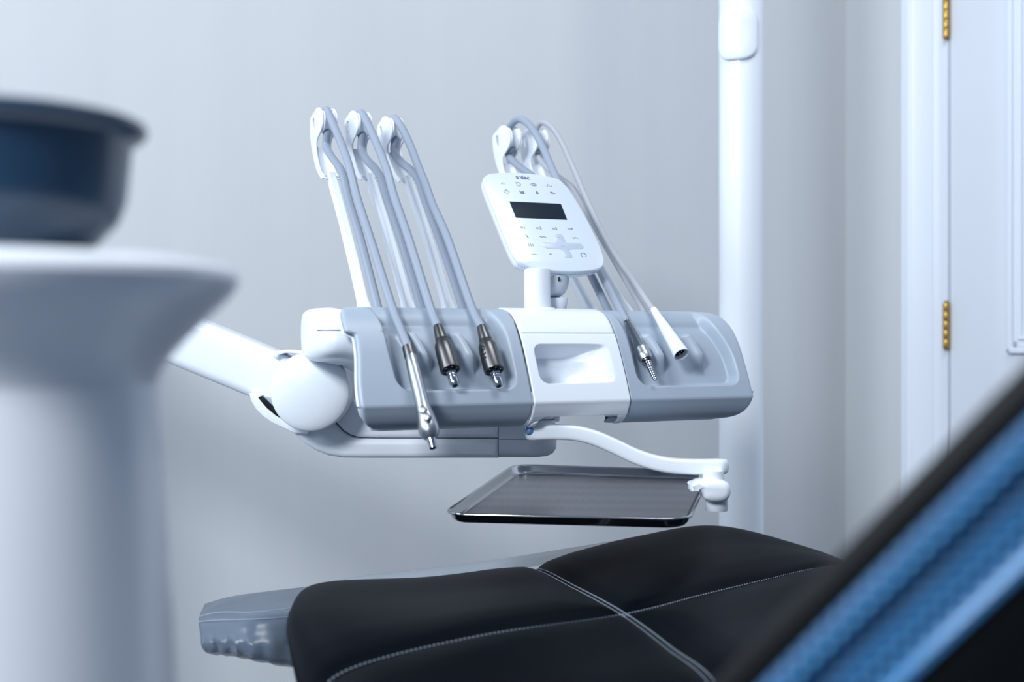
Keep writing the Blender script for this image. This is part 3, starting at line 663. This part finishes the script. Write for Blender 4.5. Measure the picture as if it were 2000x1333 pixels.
obj('edge_clip', join(sweep([TT(.985, .05, -.004), TT(1.0, .05, .003), TT(1.05, .05, .002), TT(1.09, .05, -.010)], rrect(.02, .0022, .0008, 2), (0, 0, 1))), 'steelband', TY)

# ------------------------------------------------------------------ cuspidor in the foreground
SX, SY = -.246, .60
zc = lambda y: EYE+(666.5-y)/F*SY
def rz(px_): return px_*SY/F
cx0 = 1000+SX/SY*F
cu = thing('cuspidor_stand', (SX, SY, 0), 'out-of-focus white column flaring to a round basin rim, close to the camera', 'cuspidor')
R = lambda x: rz(x-cx0)
obj('basin', vlathe(SX, SY, [(.0, zc(505)), (R(250), zc(505)), (R(380), zc(507)), (R(438), zc(518)), (R(454), zc(530)), (R(458), zc(544)), (R(450), zc(565)), (R(425), zc(595)), (R(390), zc(628)), (R(350), zc(668)),
     (R(322), zc(700)), (R(306), zc(728)), (R(300), zc(748))], 96), 'ceramic', cu)
obj('column', vlathe(SX, SY, [(R(299), zc(748)), (R(300), zc(800)), (R(308), zc(900)), (R(318), zc(1050)), (R(332), zc(1333)), (R(350), zc(1700)), (R(440), .25), (R(520), .02), (R(520), 0), (0, 0)], 96), 'ceramic', cu)
cu['label'] = 'out-of-focus white stand flaring to a wide basin, close to the camera'
bw = thing('rinse_bowl', (SX, SY, zc(500)), 'out-of-focus dark blue bowl with a rolled lip, set on the white stand', 'bowl')
zr = zc(500)
bp = [(0, zr+.0005), (R(150), zr+.0005), (R(172), zr+.003), (R(196), zc(462)), (R(222), zc(432)), (R(238), zc(390)), (R(244), zc(330)), (R(248), zc(285)), (R(252), zc(268))]
ip = [(R(246), zc(262)), (R(240), zc(300)), (R(236), zc(380)), (R(215), zc(440)), (R(160), zc(480)), (0, zc(485))]
obj('bowl_body', vlathe(SX, SY, bp+ip, 96), 'navy', bw)
obj('rolled_lip', vlathe(SX, SY, [(R(246), zc(268)), (R(262), zc(270)), (R(274), zc(262)), (R(279), zc(250)), (R(274), zc(238)), (R(262), zc(232)), (R(250), zc(236)), (R(246), zc(268))], 96), 'navy', bw)

# ------------------------------------------------------------------ the chair
CHR = thing('dental_chair', (.25, 1.25, 0), 'black leather dental chair with pale double stitching, its toe end wrapped in clear plastic', 'chair')
RW = [  # rows from the far side to the near side: (x, y, Z)
 [(560,1262,1.42),(612,1215,1.50),(850,1195,1.56),(1040,1170,1.62),(1250,1120,1.71),(1420,1105,1.77),(1580,1130,1.79),(1680,1160,1.80)],
 [(570,1200,1.38),(625,1147,1.45),(850,1133,1.51),(1042,1104,1.57),(1240,1055,1.66),(1400,1034,1.72),(1575,1078,1.74),(1680,1120,1.74)],
 [(566,1255,1.21),(607,1192,1.27),(855,1172,1.35),(1125,1139,1.43),(1300,1096,1.51),(1450,1070,1.60),(1600,1088,1.65),(1690,1120,1.66)],
 [(600,1405,1.06),(665,1305,1.09),(930,1233,1.17),(1220,1190,1.27),(1380,1152,1.38),(1500,1124,1.46),(1617,1100,1.56),(1710,1112,1.60)],
 [(640,1560,.92),(730,1440,.96),(970,1325,1.05),(1305,1252,1.15),(1460,1205,1.26),(1570,1168,1.35),(1680,1130,1.47),(1760,1130,1.52)],
 [(680,1700,.84),(780,1580,.87),(1010,1450,.94),(1400,1335,1.03),(1560,1275,1.14),(1660,1220,1.23),(1750,1180,1.36),(1820,1180,1.42)],
 [(690,1900,.82),(790,1800,.84),(1030,1640,.90),(1440,1520,.99),(1600,1440,1.10),(1700,1370,1.20),(1790,1300,1.33),(1850,1290,1.38)]]
NU, NVV = 16, 14
cols = [crom([at(*p) for p in r_], NU) for r_ in RW]           # each: (8-1)*NU+1 points
nC = len(cols[0]); surf = []
for j in range(nC): surf.append(crom([c[j] for c in cols], NVV))   # surf[j][i]
nR = len(surf[0]); SEAMJ, SEAMI = 3*NU, 3*NVV
rows = []
def snorm(j, i):
    a = surf[min(j+1, nC-1)][i]-surf[max(j-1, 0)][i]; b = surf[j][min(i+1, nR-1)]-surf[j][max(i-1, 0)]; n_ = a.cross(b).normalized()
    return n_ if n_.z > -.2 and n_.z >= 0 or n_.dot(V((0, -.3, 1))) > 0 else -n_
def seamdist(j, i):
    p = surf[j][i]; return min((p-surf[SEAMJ][i]).length, (p-surf[j][SEAMI]).length)
def cush(j, i):
    dd = seamdist(j, i); return surf[j][i]+snorm(j, i)*(-.0085*math.exp(-(dd/.010)**1.5)+.004*sm(dd, .0, .07))
for i in range(nR): rows.append([cush(j, i) for j in range(nC)])
obj('seat_cushion', grid(rows), 'leather', CHR, solid=.05, smooth=70)
def stitchrow(line, offs, L=.0027, gap=.0021, r=.0007, lift=.0006):
    parts = []; path = []
    for k, (j, i, sj, si) in enumerate(line): path.append((surf[j][i], snorm(j, i)))
    pts = []
    for k in range(len(path)):
        p, n_ = path[k]; t_ = (path[min(k+1, len(path)-1)][0]-path[max(k-1, 0)][0]).normalized(); s_ = t_.cross(n_).normalized()
        h = -.0085*math.exp(-(abs(offs)/.010)**1.5)
        pts.append((p+s_*offs+n_*(h+lift), t_, n_))
    acc = 0; out = []
    for (p, t_, n_), (p2, _, _) in zip(pts, pts[1:]):
        seg = (p2-p).length; pos = 0
        while pos < seg:
            if acc <= 0:
                out.append((p.lerp(p2, pos/seg), t_, n_)); acc = L+gap
            step = min(acc, seg-pos) or 1e-6; pos += step; acc -= step
    for p, t_, n_ in out:
        parts.append(lathe(p, p+t_*L, [(0, r*.4), (.2, r), (.8, r), (1, r*.4)], 6))
    return parts
st_ = []
for o_ in (-.0034, .0034):
    st_ += stitchrow([(j, SEAMI, 1, 0) for j in range(0, nC)], o_)
    st_ += stitchrow([(SEAMJ, i, 0, 1) for i in range(6, nR-4)], o_)
obj('stitching', join(*st_), 'thread', CHR, smooth=0, kind='stuff', label='pale double stitching')
# seam cords
obj('seam_piping', join(sweep([surf[j][SEAMI]-snorm(j, SEAMI)*.0085 for j in range(nC)], circ(.0016, 6)), sweep([surf[SEAMJ][i]-snorm(SEAMJ, i)*.0085 for i in range(4, nR)], circ(.0016, 6))), 'rubber', CHR)
# clear plastic sleeve over the toe end
def sl(x, y, Z): return at(x, y, Z)
slv = [
 [(624,1144,1.55),(520,1156,1.52),(450,1166,1.54),(400,1180,1.56)],
 [(614,1147,1.49),(515,1160,1.46),(440,1171,1.48),(396,1189,1.50)],
 [(599,1172,1.42),(505,1186,1.39),(432,1186,1.41),(391,1199,1.43)],
 [(586,1200,1.37),(498,1206,1.34),(430,1208,1.36),(388,1212,1.38)],
 [(583,1235,1.35),(495,1240,1.32),(432,1238,1.34),(391,1240,1.36)],
 [(586,1275,1.34),(500,1264,1.31),(440,1258,1.33),(393,1262,1.35)],
 [(596,1305,1.35),(505,1290,1.32),(445,1278,1.34),(400,1275,1.36)],
 [(614,1312,1.41),(520,1296,1.38),(455,1283,1.40),(408,1279,1.42)]]
sr = [crom([at(*p) for p in r_], 10) for r_ in slv]; sg = [crom([c[j] for c in sr], 8) for j in range(len(sr[0]))]
rows = []
for j, c in enumerate(sg):
    row = []
    for i, p in enumerate(c):
        wv = .0022*math.sin(j*1.25+.4*math.sin(i*.2))*sm(i, 28, 40)+.0012*math.sin(j*2.9+i*.12)*sm(i, 27, 38); row.append(p+V((0, -wv, 0)))
    rows.append(row)
slo = obj('toe_sleeve', grid(rows), 'film', CHR, solid=.0012, smooth=70, label='grey-looking clear plastic sleeve')
for off in (20, 25):
    path = [rows[j][off]+V((0, -.0015, 0)) for j in range(len(rows))]
    obj('sleeve_seam', sweep(path, circ(.00055, 6)), 'thread', slo)
    tail = [path[0], at(578 if off == 20 else 566, 1199 if off == 20 else 1212, 1.30), at(588 if off == 20 else 580, 1226 if off == 20 else 1238, 1.245), at(592 if off == 20 else 588, 1262, 1.21), at(596, 1300, 1.17), at(600, 1340, 1.14)]
# a thin lip of the sleeve shows along the far side of the seat
lipn = [(600,1144,1.50),(720,1124,1.53),(860,1108,1.56),(980,1092,1.59),(1080,1076,1.62),(1180,1060,1.66),(1260,1046,1.69)]
lipl = [(600,1160,1.48),(720,1142,1.51),(860,1134,1.54),(980,1116,1.57),(1080,1100,1.60),(1180,1080,1.64),(1260,1056,1.68)]
obj('film_edge', grid([crom([at(*p) for p in lipl], 6), crom([at(*p) for p in lipn], 6)]), 'clear', CHR, solid=.0008, label='clear plastic edge standing behind the seat')
# base, backrest link
obj('chair_base', vlathe(.45, 1.2, [(0, 0), (.30, 0), (.30, .03), (.24, .06), (.12, .09), (.10, .20), (.11, .46), (.16, .52), (0, .52)], 48), 'satin', CHR)
obj('seat_frame', box((.40, 1.22, .585), (.55, .20, .06)), 'satin', CHR, bevel=.01, smooth=0)

# backrest close to the lens
D0, D1 = at(1355, 1355, .50), at(2195, 495, .42); dr = (D1-D0).normalized()
vv = V((0, 1, 0)); pn = dr.cross(vv).normalized(); pn = pn if pn.x > 0 else -pn      # image-right-down
fn = V((0, -1, 0)); fn = (fn-dr*fn.dot(dr)).normalized()
def bsec(pts): return [(a*.001, b*.001) for a, b in pts]
def brow(sec, t0=0, t1=1, n=60, bump=None):
    out = []
    for i in range(n+1):
        t = t0+(t1-t0)*i/n; p = D0.lerp(D1, t); sc_ = 1
        out.append([p+pn*a+fn*(b+(bump(t, k) if bump else 0)) for k, (a, b) in enumerate(sec)])
    return grid(out)
BK = obj('backrest', brow(bsec([(90, -75), (48, -62), (26, -44), (13, -26), (7, -14), (5, -7), (6, -3), (9, 0), (12, 1), (60, 2), (62, -3), (68, -8), (90, -30), (200, -70), (230, -80), (230, -100)])), 'rubber', CHR, label='padded backrest in blue film, out of focus in front')
def q_(t, k): return .0012*math.sin(t*190)*(1 if k in (2, 3, 7, 8) else .3)
obj('film_band', brow(bsec([(16, 1.0), (17, 2.6), (19, 4.2), (23, 5), (27, 4), (31, 1.6), (33, 1.2), (36, 3), (40, 4.4), (44, 4), (47, 2)]), 0, 1, 300, q_), 'bluefilm', BK, label='blue plastic film in two ridges')
obj('film_fold', brow(bsec([(47, 1.6), (49, 4), (51, 7), (54, 7), (56, 4), (57, 0)]), 0, 1, 60), mat('blue_film_highlight', srgb(64, 128, 182), .28, coat=.4, spec=.7), BK, label='smooth blue film roll')  # lighter blue imitates the bright gloss along the film
bs = []
for rr_, off in ((23, 5.6), (42, 5.0)):
    n = 30
    for i in range(n):
        p = D0.lerp(D1, (i+.5*(rr_ > 30))/n)+pn*(rr_*.001)+fn*(off*.001)
        bs.append(lathe(p-dr*.0022, p+dr*.0022, [(0, .0002), (.2, .0014), (.5, .0018), (.8, .0014), (1, .0002)], 8))
obj('stitching', join(*bs), mat('blue_bokeh_beads', srgb(96, 158, 206), .4), BK, smooth=0, kind='stuff')  # oversized pale beads paint the stitch rows' blurred highlight dots
obj('backrest_hinge', sweep([V((.40, 1.15, .60)), V((.42, .95, .52)), V((.34, .7, .50)), D0+V((.08, .08, -.02)), D0+pn*.12+fn*(-.06)+dr*.1], rrect(.05, .02, .006, 3), (0, 0, 1)), 'satin', CHR)
